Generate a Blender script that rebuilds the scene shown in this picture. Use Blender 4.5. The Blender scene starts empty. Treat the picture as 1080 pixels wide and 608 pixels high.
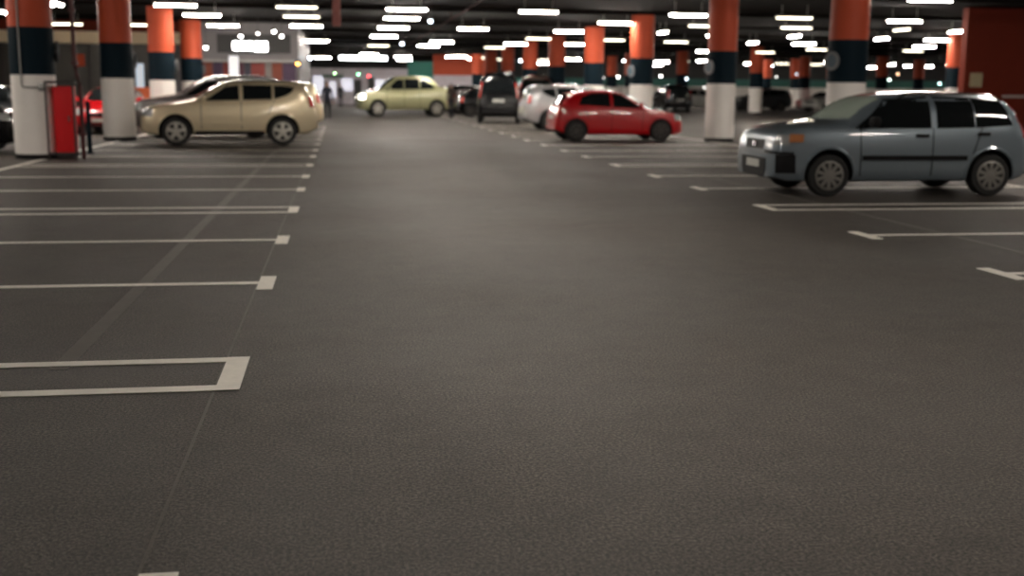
import bpy, bmesh, math, random
from mathutils import Vector, Matrix
from mathutils.bvhtree import BVHTree
random.seed(7)
S = bpy.context.scene
COL = S.collection
pi = math.pi

# ------------------------------------------------------------------ camera
F_PX = 1200.0                       # focal length in pixels of a 1080 wide frame
PITCH, YAW, ROLL, CAM_H = 0.1734, 0.1503, 0.0084, 1.5
fw = Vector((math.sin(YAW)*math.cos(PITCH), math.cos(YAW)*math.cos(PITCH), -math.sin(PITCH)))
rt0 = Vector((math.cos(YAW), -math.sin(YAW), 0)); up0 = rt0.cross(fw)
rt = math.cos(ROLL)*rt0 + math.sin(ROLL)*up0
up = -math.sin(ROLL)*rt0 + math.cos(ROLL)*up0
cam = bpy.data.objects.new('camera', bpy.data.cameras.new('camera')); COL.objects.link(cam)
cam.matrix_world = Matrix(((rt.x, up.x, -fw.x, 0), (rt.y, up.y, -fw.y, 0), (rt.z, up.z, -fw.z, CAM_H), (0, 0, 0, 1)))
cam.data.sensor_width = 36; cam.data.lens = 36*F_PX/1080
cam.data.clip_start = .05; cam.data.clip_end = 500
cam.data.dof.use_dof = True; cam.data.dof.focus_distance = 5.2; cam.data.dof.aperture_fstop = 1.85
S.camera = cam

# ------------------------------------------------------------------ world, exposure
w = bpy.data.worlds.new('world'); S.world = w; w.use_nodes = True
bg = w.node_tree.nodes['Background']; bg.inputs[0].default_value = (.9, .95, 1, 1); bg.inputs[1].default_value = .02
S.view_settings.view_transform = 'Standard'; S.view_settings.look = 'None'
S.view_settings.gamma = 1; S.view_settings.use_curve_mapping = False
S.view_settings.exposure = 0.26
LAMP = 230.0                        # strength of a fluorescent fixture in good order

def ray(px, py):
    return fw*F_PX + rt*(px-540) - up*(py-304)
def onplane(px, py, Z=0.0):         # where the view through a photo pixel meets the height Z
    d = ray(px, py); t = (Z-CAM_H)/d.z
    return Vector((0, 0, CAM_H)) + d*t
def atY(px, py, Y):
    d = ray(px, py); return Vector((0, 0, CAM_H)) + d*(Y/d.y)

# ------------------------------------------------------------------ materials
MATS = {}
def mat(name, col, rough=.5, metal=0., emit=0., ecol=None, coat=0., noise=0., nscale=8., bump=0., bscale=60., spec=.5):
    if name in MATS: return MATS[name]
    m = bpy.data.materials.new(name); m.use_nodes = True; nt = m.node_tree; b = nt.nodes['Principled BSDF']
    b.inputs['Base Color'].default_value = (*col, 1); b.inputs['Roughness'].default_value = rough
    b.inputs['Metallic'].default_value = metal; b.inputs['Coat Weight'].default_value = coat
    b.inputs['Coat Roughness'].default_value = .04; b.inputs['Specular IOR Level'].default_value = spec
    tc = nt.nodes.new('ShaderNodeTexCoord')
    n = nt.nodes.new('ShaderNodeTexNoise'); n.inputs['Scale'].default_value = nscale; n.inputs['Detail'].default_value = 5
    nt.links.new(tc.outputs['Object'], n.inputs['Vector'])
    mx = nt.nodes.new('ShaderNodeMix'); mx.data_type = 'RGBA'
    k = noise if noise else .04
    mx.inputs[6].default_value = (*[c*(1-k) for c in col], 1); mx.inputs[7].default_value = (*[min(1, c*(1+k)) for c in col], 1)
    nt.links.new(n.outputs['Fac'], mx.inputs[0]); nt.links.new(mx.outputs[2], b.inputs['Base Color'])
    if bump:
        n2 = nt.nodes.new('ShaderNodeTexNoise'); n2.inputs['Scale'].default_value = bscale; n2.inputs['Detail'].default_value = 3
        nt.links.new(tc.outputs['Object'], n2.inputs['Vector'])
        bp = nt.nodes.new('ShaderNodeBump'); bp.inputs['Strength'].default_value = bump; bp.inputs['Distance'].default_value = .01
        nt.links.new(n2.outputs['Fac'], bp.inputs['Height']); nt.links.new(bp.outputs[0], b.inputs['Normal'])
    if emit:
        b.inputs['Emission Color'].default_value = (*(ecol or col), 1); b.inputs['Emission Strength'].default_value = emit
    MATS[name] = m; return m

def asphalt():
    m = bpy.data.materials.new('asphalt'); m.use_nodes = True; nt = m.node_tree; b = nt.nodes['Principled BSDF']
    tc = nt.nodes.new('ShaderNodeTexCoord')
    def N(scale, det, rough=.5):
        n = nt.nodes.new('ShaderNodeTexNoise'); n.inputs['Scale'].default_value = scale; n.inputs['Detail'].default_value = det
        n.inputs['Roughness'].default_value = rough
        nt.links.new(tc.outputs['Object'], n.inputs['Vector']); return n
    big = N(.35, 4); mid = N(3.5, 8, .75); fine = N(72, 5, .8); speck = N(170, 1)
    r1 = nt.nodes.new('ShaderNodeValToRGB'); nt.links.new(fine.outputs['Fac'], r1.inputs[0])
    r1.color_ramp.elements[0].position = .44; r1.color_ramp.elements[0].color = (.006, .0048, .0040, 1)
    r1.color_ramp.elements[1].position = .60; r1.color_ramp.elements[1].color = (.116, .095, .078, 1)
    def mul(a, fac_node, lo, hi, p0, p1):
        mr = nt.nodes.new('ShaderNodeMapRange'); nt.links.new(fac_node.outputs['Fac'], mr.inputs[0])
        mr.inputs[1].default_value = p0; mr.inputs[2].default_value = p1; mr.inputs[3].default_value = lo; mr.inputs[4].default_value = hi
        v = nt.nodes.new('ShaderNodeVectorMath'); v.operation = 'SCALE'; nt.links.new(a, v.inputs[0]); nt.links.new(mr.outputs[0], v.inputs['Scale'])
        return v.outputs[0]
    c = mul(r1.outputs[0], big, .86, 1.14, .3, .7); c = mul(c, mid, .76, 1.24, .34, .66)
    c = mul(c, speck, 1.0, 2.6, .66, .78)
    nt.links.new(c, b.inputs['Base Color'])
    mr = nt.nodes.new('ShaderNodeMapRange'); nt.links.new(big.outputs['Fac'], mr.inputs[0])
    mr.inputs[1].default_value = .3; mr.inputs[2].default_value = .7; mr.inputs[3].default_value = .56; mr.inputs[4].default_value = .70
    nt.links.new(mr.outputs[0], b.inputs['Roughness'])
    bp = nt.nodes.new('ShaderNodeBump'); bp.inputs['Strength'].default_value = .8; bp.inputs['Distance'].default_value = .012
    nt.links.new(fine.outputs['Fac'], bp.inputs['Height']); nt.links.new(bp.outputs[0], b.inputs['Normal'])
    b.inputs['Specular IOR Level'].default_value = .38
    return m
M_asph = asphalt()
M_joint = mat('pale_joint_sealant', (.085, .073, .062), .6, noise=.3, nscale=6, bump=.3)
M_paint = mat('worn_cream_road_paint', (.88, .84, .76), .6, noise=.14, nscale=14, bump=.3, bscale=90)
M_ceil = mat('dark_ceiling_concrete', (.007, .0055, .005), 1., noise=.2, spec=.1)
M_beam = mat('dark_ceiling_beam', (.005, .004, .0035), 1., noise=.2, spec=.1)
M_orange = mat('orange_wall_paint', (.45, .066, .024), .6, spec=.3, noise=.08, nscale=2)
M_navy = mat('navy_wall_paint', (.003, .011, .018), .7, spec=.12)
M_white = mat('white_wall_paint', (.88, .84, .80), .55, noise=.06, nscale=2)
M_brick = mat('dark_orange_wall_paint', (.15, .020, .009), .7, spec=.2, noise=.1, nscale=2)
M_black = mat('black_plastic', (.008, .008, .009), .6, spec=.2)
M_rub = mat('tyre_rubber', (.012, .012, .012), .75)
M_rim = mat('silver_alloy', (.50, .48, .43), .4, .6)
M_steelrim = mat('dull_silver_wheel_rim', (.26, .25, .23), .45, .6)
M_darkrim = mat('dark_wheel_rim', (.07, .065, .06), .5, .5)
M_chrome = mat('polished_metal', (.7, .7, .7), .12, 1.)
M_glass = mat('dark_tinted_glass', (.010, .012, .013), .04, spec=.7)
M_pale = mat('glass_light_painted_in', (.44, .52, .45), .12, spec=.7)  # opaque; light seen through the windscreen is painted into this pale green
M_lamp = mat('clear_lamp_lens', (.42, .43, .43), .15, .3, coat=1)
M_amber = mat('amber_lamp_lens', (.48, .19, .08), .2, coat=1)
M_redl = mat('red_lamp_lens', (.45, .02, .015), .15, coat=1)
M_lit = mat('lit_lamp_lens', (1, .95, .85), .2, emit=14, ecol=(1, .93, .8))
M_plate = mat('white_number_plate', (.52, .52, .48), .5)
M_redbox = mat('red_cabinet_paint', (.66, .004, .008), .45, spec=.3)
M_pipe = mat('dark_red_pipe_paint', (.06, .005, .006), .5)
M_steel = mat('grey_galvanised_steel', (.30, .30, .29), .45, .6)
M_dark = mat('dark_painted_steel', (.03, .022, .022), .5)
M_tube = mat('lit_fluorescent_diffuser', (1, 1, .95), .5, emit=LAMP, ecol=(1, .905, .80))
M_tubed = mat('dim_fluorescent_diffuser', (1, .95, .85), .5, emit=7, ecol=(1, .90, .68))
M_house = mat('white_fixture_housing', (.35, .34, .32), .5)

# ------------------------------------------------------------------ mesh helpers
def bx(bm, lo, hi, bev=0.):
    r = bmesh.ops.create_cube(bm, size=1.0)
    vs = r['verts']
    for v in vs:
        v.co = Vector([lo[i] + (hi[i]-lo[i])*(v.co[i]+.5) for i in range(3)])
    if bev:
        es = {e for v in vs for e in v.link_edges}
        bmesh.ops.bevel(bm, geom=list(es), offset=bev, segments=2, affect='EDGES', profile=.5)
def lathe(bm, prof, axis='Z', n=32, c=(0, 0, 0), cap=True):
    c = Vector(c); rings = []
    for r, h in prof:
        ring = []
        for i in range(n):
            a = 2*pi*i/n
            p = {'Z': (r*math.cos(a), r*math.sin(a), h), 'Y': (r*math.cos(a), h, -r*math.sin(a)), 'X': (h, r*math.cos(a), r*math.sin(a))}[axis]
            ring.append(bm.verts.new(c+Vector(p)))
        rings.append(ring)
    for a, b in zip(rings, rings[1:]):
        for i in range(n): bm.faces.new((a[i], a[(i+1) % n], b[(i+1) % n], b[i]))
    if cap:
        bm.faces.new(rings[0][::-1]); bm.faces.new(rings[-1])
def tube(bm, pts, r, n=10):
    pts = [Vector(p) for p in pts]; rings = []
    for i, p in enumerate(pts):
        d = (pts[min(i+1, len(pts)-1)]-pts[max(i-1, 0)]).normalized()
        a = d.orthogonal().normalized() if abs(d.z) < .9 else Vector((1, 0, 0)); a = (a-d*a.dot(d)).normalized(); b = d.cross(a)
        rr = r[i] if isinstance(r, (list, tuple)) else r
        rings.append([bm.verts.new(p+a*rr*math.cos(2*pi*k/n)+b*rr*math.sin(2*pi*k/n)) for k in range(n)])
    for a, b in zip(rings, rings[1:]):
        for i in range(n): bm.faces.new((a[i], a[(i+1) % n], b[(i+1) % n], b[i]))
    bm.faces.new(rings[0][::-1]); bm.faces.new(rings[-1])
def obj(name, bm, m, parent=None, smooth=False, label=None):
    bmesh.ops.recalc_face_normals(bm, faces=bm.faces[:])
    me = bpy.data.meshes.new(name); bm.to_mesh(me); bm.free()
    for x in (m if isinstance(m, (list, tuple)) else [m]): me.materials.append(x)
    if smooth:
        for p in me.polygons: p.use_smooth = True
        if hasattr(me, 'set_sharp_from_angle'): me.set_sharp_from_angle(angle=math.radians(40))
    o = bpy.data.objects.new(name, me); COL.objects.link(o)
    if parent: o.parent = parent
    if label: o['label'] = label
    return o
def tag(o, label, cat, group=None):
    o['label'] = label; o['category'] = cat
    if group: o['group'] = group
    return o
def thing(name, label, cat, loc=(0, 0, 0), rz=0., group=None):
    o = bpy.data.objects.new(name, None); COL.objects.link(o); o.empty_display_size = .2
    o.location = loc; o.rotation_euler = (0, 0, rz); return tag(o, label, cat, group)
def struct(name, bm, m, parent=None):
    o = obj(name, bm, m, parent)
    if not parent: o['kind'] = 'structure'
    return o
def copy_tree(o, parent=None):
    c = o.copy(); COL.objects.link(c)
    if parent: c.parent = parent
    for ch in list(o.children): copy_tree(ch, c)
    return c
def dup(root, loc, rz, label, group=None):
    c = copy_tree(root); c.location = loc; c.rotation_euler = (0, 0, rz); c['label'] = label
    if group: c['group'] = group
    elif 'group' in c: del c['group']
    return c
def B(): return bmesh.new()

# ------------------------------------------------------------------ the room
X0, X1, YB, YE, ZC = -34., 78., -14., 118., 4.3
b = B(); bx(b, (X0, YB, -.2), (X1, YE, 0)); floor = struct('floor', b, M_asph)
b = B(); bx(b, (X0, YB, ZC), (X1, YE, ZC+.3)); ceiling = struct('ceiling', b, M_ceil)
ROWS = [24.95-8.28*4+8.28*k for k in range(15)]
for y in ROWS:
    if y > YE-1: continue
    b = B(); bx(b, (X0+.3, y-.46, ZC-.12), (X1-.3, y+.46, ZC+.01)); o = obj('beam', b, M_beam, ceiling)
def wall(side, lo, hi):
    # white to 1.7 m, navy to 2.65 m, orange above: the banding of the whole garage
    parent = None
    b = B(); bx(b, (lo[0], lo[1], 0), (hi[0], hi[1], 1.7)); parent = struct('wall_'+side, b, M_white)
    b = B(); bx(b, (lo[0], lo[1], 1.7), (hi[0], hi[1], 2.65)); obj('navy_band', b, M_navy, parent)
    b = B(); bx(b, (lo[0], lo[1], 2.65), (hi[0], hi[1], ZC)); obj('orange_band', b, M_orange, parent)
wall('left', (X0-.3, YB, 0), (X0, YE, 0)); wall('right', (X1, YB, 0), (X1+.3, YE, 0))
wall('back', (X0-.3, YB-.3, 0), (X1+.3, YB, 0))
M_far = mat('dull_dark_far_wall', (.045, .045, .045), .7, noise=.3, nscale=.6)
M_farm = mat('lilac_grey_shop_wall', (.52, .48, .53), .6, noise=.3, nscale=.8)
M_teal = mat('teal_wall_paint', (.05, .19, .16), .6, noise=.4, nscale=.5)
b = B(); bx(b, (X0-.3, YE, 0), (X1+.3, YE+.3, 1.9)); wf = struct('wall_front', b, mat('far_white_wall', (.80, .76, .71), .6, noise=.15, nscale=.5))
b = B(); bx(b, (X0-.3, YE, 1.9), (X1+.3, YE+.3, 2.7)); obj('teal_band', b, M_teal, wf)
b = B(); bx(b, (X0-.3, YE, 2.7), (X1+.3, YE+.3, ZC)); obj('dark_band', b, M_far, wf)

# floor paint: every line is a part of the floor
TH = .004
def strip(name, m, x0, y0, x1, y1, TH=.003):
    b = B(); bx(b, (min(x0, x1), min(y0, y1), -.01), (max(x0, x1), max(y0, y1), TH)); return obj(name, b, m, floor)
s, g, hw = 2.5566, .611, .052
def bay(side, y, dbl):
    xi, xo = (-.52, -5.95) if side == 'l' else (5.43, 10.9)
    sg = -1 if side == 'l' else 1
    b = B()
    for yy in ((y, y+g) if dbl else (y,)):
        bx(b, (min(xi, xo), yy-hw, -.01), (max(xi, xo), yy+hw, TH))
    ya, yb = (y-hw, y+g+hw) if dbl else (y-.30, y+.30)
    w_ = .12
    bx(b, (min(xi, xi+sg*w_), ya, -.01), (max(xi, xi+sg*w_), yb, TH+.0015))
    return obj('parking_line', b, M_paint, floor)
for side, Y0 in (('l', 5.717), ('r', 5.56)):
    y = Y0 - (3*s+g)
    for k in range(14):
        if y > 100: break
        bay(side, y, True)
        bay(side, y+g+s, False); bay(side, y+g+2*s, False)
        y += g + 3*s
        if side == 'l' and y > 46: break
strip('stall_head_line', M_paint, -6.06, 1, -5.94, 46)
strip('stall_head_line', M_paint, 10.9, 1, 11.0, 100)
strip('floor_joint', M_joint, -.65, -5, -.637, 46, .002)
strip('floor_joint', M_joint, -1.56, 6.2, -1.46, 46, .002)
strip('floor_joint', M_joint, 6.38, -5, 6.45, 100, .002)

# ------------------------------------------------------------------ columns
RC = .43
def column(x, y, label, zs=(1.7, 2.65), r=RC, disc=0, z1=ZC):
    t = thing('column', label, 'column', (x, y, 0))
    b = B(); lathe(b, [(r, .10), (r, zs[0])], n=48); obj('white_section', b, M_white, t, True, 'white lower section')
    b = B(); lathe(b, [(r+.003, 0), (r+.003, .10)], n=48); obj('dark_skirting', b, M_black, t, True, 'thin dark skirting')
    b = B(); lathe(b, [(r+.006, zs[0]), (r+.006, zs[1])], n=48); obj('navy_band', b, M_navy, t, True, 'dark navy band')
    b = B(); lathe(b, [(r, zs[1]), (r, z1)], n=48); obj('orange_section', b, M_orange, t, True, 'orange upper section')
    if disc:
        b = B(); R_ = .21; cx = disc*(r+.06)
        lathe(b, [(R_, -.02), (R_, .02)], 'X', 28, (cx, 0, 2.18)); bx(b, (min(disc*(r-.02), cx), -.04, 2.14), (max(disc*(r-.02), cx), .04, 2.22))
        d = obj('round_sign', b, mat('pale_sign_plate', (.17, .18, .19), .5), t, True, 'pale round sign plate'); d.rotation_euler.z = math.radians(22 if disc < 0 else 22)
        b = B(); lathe(b, [(R_*.68, -.001), (R_*.68, .008)], 'X', 28, (cx+disc*.02, 0, 2.18)); obj('sign_face', b, mat('dark_sign_face', (.06, .10, .13), .4), d, True)
    return t
CY = [24.95+8.28*k for k in range(10)]
cL = ['nearest orange, navy and white column at left edge with red cabinet beside it',
      'second column from left, standing just left of the gold car nose',
      'third column from left, rising behind the gold car bonnet',
      'fourth column from left, slim, rising behind the gold car roof']
for k in range(4): column(-6.2 if k < 1 else -6.05, CY[k], cL[k], disc=1)
cR = ['large column behind the blue-grey car bonnet', 'freestanding column right of the red hatchback, its white base fully visible',
      'column rising behind the red hatchback bonnet', 'first column left of the one behind the red hatchback bonnet, above the silver car']
cR += ['%s column left of the one behind the red hatchback bonnet, in the line receding over the parked cars' % q for q in ('second', 'third', 'fourth', 'fifth', 'sixth', 'seventh')]
for k in range(10): column((11.45, 11.3, 11.05, 11.1, 11.0, 11.0, 10.9, 10.9, 10.9, 10.9)[k], CY[k], cR[k], disc=-1 if k < 3 else 0)
for px, Y, lb in ((1007, 50, 'column beside the dark orange block, above the blue-grey car roof'),
                  (848, 90, 'distant column whose white foot shows above the blue-grey car windscreen'),
                  (797, 72, 'distant column just right of the freestanding column, taller of a close pair'),
                  (808, 99, 'distant column just right of the freestanding column, shorter of a close pair'),
                  (838, 97, 'distant column immediately left of the white footed one'),
                  (876, 98, 'distant column just left of the large column behind the blue-grey car'),
                  (719, 82, 'distant column seen between the red car column and the freestanding one'),
                  (645, 95, 'distant column left of the red car column, left of a close pair'),
                  (664, 88, 'distant column left of the red car column, right of a close pair'),
                  (929, 84, 'distant column just right of the large column, above the blue-grey roof'),
                  (968, 92, 'distant column left of the dark orange block, partly hidden')):
    P = atY(px, 95, Y); column(P.x, P.y, lb)

# ------------------------------------------------------------------ ceiling lights
def fixture(m):
    t = thing('ceiling_light', '', 'ceiling light')
    b = B(); bx(b, (-.64, -.09, .0), (.64, .09, .06), .01); bx(b, (-.45, -.012, .06), (-.43, .012, .4)); bx(b, (.43, -.012, .06), (.45, .012, .4))
    obj('housing', b, M_house, t)
    b = B(); bx(b, (-.60, -.045, -.045), (.60, .045, 0), .012); obj('diffuser', b, m, t)
    return t
fx_on = fixture(M_tube); fx_dim = fixture(M_tubed); used = {}
ZL = 3.9
def place_light(x, y, label, dim=False, along=False, group=None):
    src = fx_dim if dim else fx_on
    loc = (x, y, ZL); rz = pi/2 if along else 0
    if src.name not in used:
        used[src.name] = 1; src.location = loc; src.rotation_euler = (0, 0, rz); src['label'] = label
        if group: src['group'] = group
        return src
    return dup(src, loc, rz, label, group)
# px, py, length class (a: along the view, d: dim) -- rows as seen in the photograph
vis = [
 ('in the row over the gold car', [(185, 5, ''), (213, 15.5, ''), (235, 26.5, '')]),
 ('in the row over the left edge of the aisle', [(313, 7, 'd'), (318, 17, 'd'), (323, 27, ''), (334, 43, ''), (337, 60, 'd')]),
 ('in the row over the middle of the aisle', [(429, 9.5, ''), (424, 19, ''), (415, 29, ''), (405, 38, ''), (399, 48, 'd'), (390, 58, '')]),
 ('in the row over the right edge of the aisle', [(568, 12, ''), (499, 30, ''), (466, 44, ''), (452, 48, ''), (472, 60, 'a'), (425, 60, '')]),
 ('in the row over the red hatchback', [(649, 24, ''), (600, 33, ''), (568, 40.5, 'd'), (544, 46, ''), (522, 50, 'd'), (495, 62, 'a'), (509, 61, 'ad')]),
 ('in the row beside the red car column', [(604, 46.5, ''), (609, 62, 'a'), (646, 42, 'd'), (571, 63, 'd'), (526, 62.5, 'd')]),
 ('in the row left of the freestanding column', [(726, 15.5, ''), (743, 27, 'd'), (699, 34, 'a'), (713, 44, 'd'), (745, 54, ''), (751, 37, 'a'), (698, 65, ''), (724, 64.5, 'ad')]),
 ('in the row right of the freestanding column', [(838, 18.5, 'd'), (840, 29, 'd'), (838, 38, 'a'), (848, 46, ''), (861, 52, 'd'), (825, 67, 'd'), (860, 68, 'd'), (807, 55, 'd'), (794, 45, 'a'), (788, 67, 'a'), (882, 68, 'a')]),
 ('in the row over the blue-grey car', [(954, 22, ''), (989, 42, ''), (975, 49, ''), (963, 53.5, 'd'), (930, 40.5, 'a'), (951, 31, 'ad'), (940, 68, 'a'), (957, 69.5, 'a'), (1010, 33, 'a'), (981, -.5, ''), (980, 70, 'a'), (989, 73, 'ad')]),
 ('in the row left of the gold car', [(148, 26, 'd'), (70, 25, 'd'), (51, 24.5, 'ad'), (50, 3.5, 'a'), (60, 3.5, 'a'), (2, 12, 'a'), (61, 41.5, 'a'), (81, 41.5, 'a'), (80, 56, 'a'), (94, 56, 'a'), (147, 61.5, 'a'), (136, 62.5, 'a')]),
]
ordn = ['nearest', 'second', 'third', 'fourth', 'fifth', 'sixth', 'seventh', 'eighth', 'ninth', 'tenth', 'eleventh', 'twelfth']
for rn, L in vis:
    L = sorted(L, key=lambda q: onplane(q[0], q[1], ZL).y)
    for i, (px, py, f) in enumerate(L):
        P = onplane(px, py, ZL)
        if P.y > 112: continue
        place_light(P.x, P.y, '%s %s ceiling light %s' % (ordn[i], 'dim cream' if 'd' in f else 'bright white', rn), 'd' in f, 'a' in f)
# unseen ceiling lights overhead, added to light the foreground
for y in (-2, 5, 12, 19, 25.5):
    for x in ((-16, -8.5, 2.2, 12.5, 22) if y > 8 or y < -5 else (2.2, 12.5) if y > 0 else ()):
        place_light(x, y, 'bright white ceiling light added overhead to light the foreground, outside the view', group='added ceiling lights overhead outside the frame')
for y in (92, 108):
    for x in (16, 27, 38, 49, 60):
        place_light(x+y*.03, y, 'small bright ceiling light close to the far wall', group='ceiling lights close to the far wall')
for y in (84, 97):
    for x in ((-1.2, 5.6) if y > 90 else (2.2, 9)):
        place_light(x, y+.4*x, 'bright ceiling light over the far aisle end, %s of the %s pair' % ('left' if x < 5 and x != 5.6 else 'right', 'farther' if y > 90 else 'nearer'))
# small round spotlights
def spot(px, py, Y, col, st, label, r=.07, drop=True):
    P = atY(px, py, Y); n = 'lit_spot_%02x%02x%02x' % tuple(int(c*255) for c in col)+str(int(st))
    b = B(); bmesh.ops.create_uvsphere(b, u_segments=14, v_segments=8, radius=r)
    t = thing('spotlight', label, 'spotlight', P)
    obj('bulb', b, mat(n, col, .4, emit=min(st, 200)*.28, ecol=col), t, True)
    b = B(); lathe(b, [(r*1.15, r*.3), (r*1.15, r*1.9)], n=16)
    if drop: tube(b, [(0, 0, r*1.8), (0, 0, max(ZC-P.z, .05)+.02)], .012, 6)
    else: tube(b, [(0, r, r), (0, .7, r)], .012, 6)
    obj('shade', b, M_dark, t, True)
WH = (1, .97, .93); BL = (.75, .88, 1)
for px, py, Y, c, st, lb in (
    (254, 38, 49, WH, 60, 'small white spotlight above the left end of the lit sign'),
    (272, 35, 49, WH, 16, 'faint small spotlight above the middle of the lit sign'),
    (289, 33, 49, WH, 80, 'small white spotlight above the right end of the lit sign'),
    (297, 38, 49, WH, 45, 'small white spotlight just right of the lit sign top'),
    (217, 50, 49, WH, 110, 'bright small spotlight left of the lit sign'),
        (314, 67, 49, (1, .42, .06), 60, 'small orange warning lamp right of the shop front'),
    (327, 61, 58, BL, 200, 'bluish white spotlight just right of the shop front'),
    (353, 77, 90, (.45, 1, .40), 55, 'left green signal lamp far down the aisle'),
    (378, 78, 90, (.25, 1, .45), 80, 'right green signal lamp far down the aisle'),
    (389, 80, 90, (1, .05, .06), 80, 'red signal lamp far down the aisle'),
    (454, 22, 40, BL, 45, 'pale blue spotlight hanging over the right side of the aisle, nearer one'),
    (424, 46, 55, BL, 60, 'pale blue spotlight hanging over the middle of the aisle'),
    (549, 64, 75, BL, 200, 'pale blue spotlight hanging above the black van'),
    (697, 80, 75, WH, 60, 'small white spotlight low beside the red car column'),
    (652, 81, 75, WH, 60, 'small white lamp left of the red car column, right of two'),
    (636, 82, 75, WH, 40, 'small white lamp left of the red car column, left of two'),
    (658, 64, 75, WH, 90, 'small white spotlight left of the red car column top'),
    (724, 83, 80, BL, 45, 'small bluish lamp far off between the two big right columns'),
    (743, 92, 80, WH, 16, 'faint small lamp beside the freestanding column'),
    (819, 81, 88, WH, 18, 'faint lamp far right of the freestanding column'),
    (840, 78, 88, BL, 14, 'faint bluish lamp above the distant white column foot'),
    (947, 78, 60, (1, .6, .35), 14, 'faint warm lamp above the blue-grey car roof'),
    (991, 88, 60, (.55, 1, .95), 30, 'small turquoise lamp left of the dark orange block'),
    (938, 84, 60, (.8, 1, .9), 25, 'small pale green lamp above the blue-grey car roof')):
    spot(px, py, Y, c, st, lb)

# ------------------------------------------------------------------ cars
def curve(keys, x):
    if x <= keys[0][0]: return keys[0][1]
    for i in range(len(keys)-1):
        x0, y0 = keys[i]; x1, y1 = keys[i+1]
        if x <= x1:
            def sl(j):
                if j <= 0 or j >= len(keys)-1: 
                    j0 = max(0, min(j, len(keys)-2)); return (keys[j0+1][1]-keys[j0][1])/(keys[j0+1][0]-keys[j0][0])
                a = (keys[j][1]-keys[j-1][1])/(keys[j][0]-keys[j-1][0]); c = (keys[j+1][1]-keys[j][1])/(keys[j+1][0]-keys[j][0])
                return 0 if a*c <= 0 else 2*a*c/(a+c)
            h = x1-x0; t = (x-x0)/h; m0, m1 = sl(i)*h, sl(i+1)*h
            return (2*t**3-3*t*t+1)*y0+(t**3-2*t*t+t)*m0+(-2*t**3+3*t*t)*y1+(t**3-t*t)*m1
    return keys[-1][1]
def section(st, x):
    W = curve(st['W'], x); bot = curve(st['bot'], x); top = curve(st['top'], x); belt = min(curve(st['belt'], x), top-.03)
    H = top-belt; L_ = belt-bot; pts = []
    for f, t in ((0, 0), (.5, 0), (.84, .0), (.93, .03), (.968, .10), (.985, .22), (.995, .36), (1.0, .5), (1.0, .62), (.993, .74), (.982, .86), (.968, .95)):
        pts.append((W*f, bot+L_*t))
    n_ = 3.6 if H > .3 else 2.6
    N = 16; wi = W*.955
    for k in range(N+1):
        a = (pi/2)*k/N; zz = max(0, math.sin(a))**(2/n_); yy = max(0, math.cos(a))**(2/n_)
        pts.append((wi*yy*(1-st['tumble']*H*zz), belt+H*zz))
    return pts
def body_mesh(st):
    bm = B(); L = st['L']; xs = []
    n = 96
    for i in range(n+1):
        u = i/n; xs.append(L*(u - .035*math.sin(4*pi*u) if False else (.5-.5*math.cos(pi*u))*.35*L/L+u*.65))
    rings = []
    for x in xs:
        p = section(st, x); ring = [bm.verts.new((x, y, z)) for y, z in p]
        ring += [bm.verts.new((x, -y, z)) for y, z in reversed(p[1:-1])]
        rings.append(ring)
    m = len(rings[0])
    for a, c in zip(rings, rings[1:]):
        for i in range(m): bm.faces.new((a[i], a[(i+1) % m], c[(i+1) % m], c[i]))
    for ring, x in ((rings[0], 0), (rings[-1], L)):
        cz = sum(v.co.z for v in ring)/m; cv = bm.verts.new((x, 0, cz))
        for i in range(m):
            q = (ring[i], ring[(i+1) % m], cv); bm.faces.new(q[::-1] if x == 0 else q)
    bmesh.ops.recalc_face_normals(bm, faces=bm.faces[:])
    return bm
def cut_arches(st):
    me = bpy.data.meshes.new('tmp'); bm = body_mesh(st); bm.to_mesh(me); bm.free()
    o = bpy.data.objects.new('tmp', me); COL.objects.link(o); cs = []
    for xw in (st['fo'], st['fo']+st['wb']):
        for sg in (1, -1):
            b = B(); y0, y1 = (st['tw']-.13, st['tw']+.6)
            lathe(b, [(st['ar'], sg*y0), (st['ar'], sg*y1)], 'Y', 40, (xw, 0, st['wr']+.01))
            bmesh.ops.recalc_face_normals(b, faces=b.faces[:])
            mc = bpy.data.meshes.new('tmp'); b.to_mesh(mc); b.free(); c = bpy.data.objects.new('tmp', mc); COL.objects.link(c); cs.append(c)
            md = o.modifiers.new('b', 'BOOLEAN'); md.operation = 'DIFFERENCE'; md.object = c; md.solver = 'EXACT'
    bpy.context.view_layer.update()
    dg = bpy.context.evaluated_depsgraph_get(); res = bpy.data.meshes.new_from_object(o.evaluated_get(dg))
    for c in cs+[o]: bpy.data.objects.remove(c)
    return res
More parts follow.
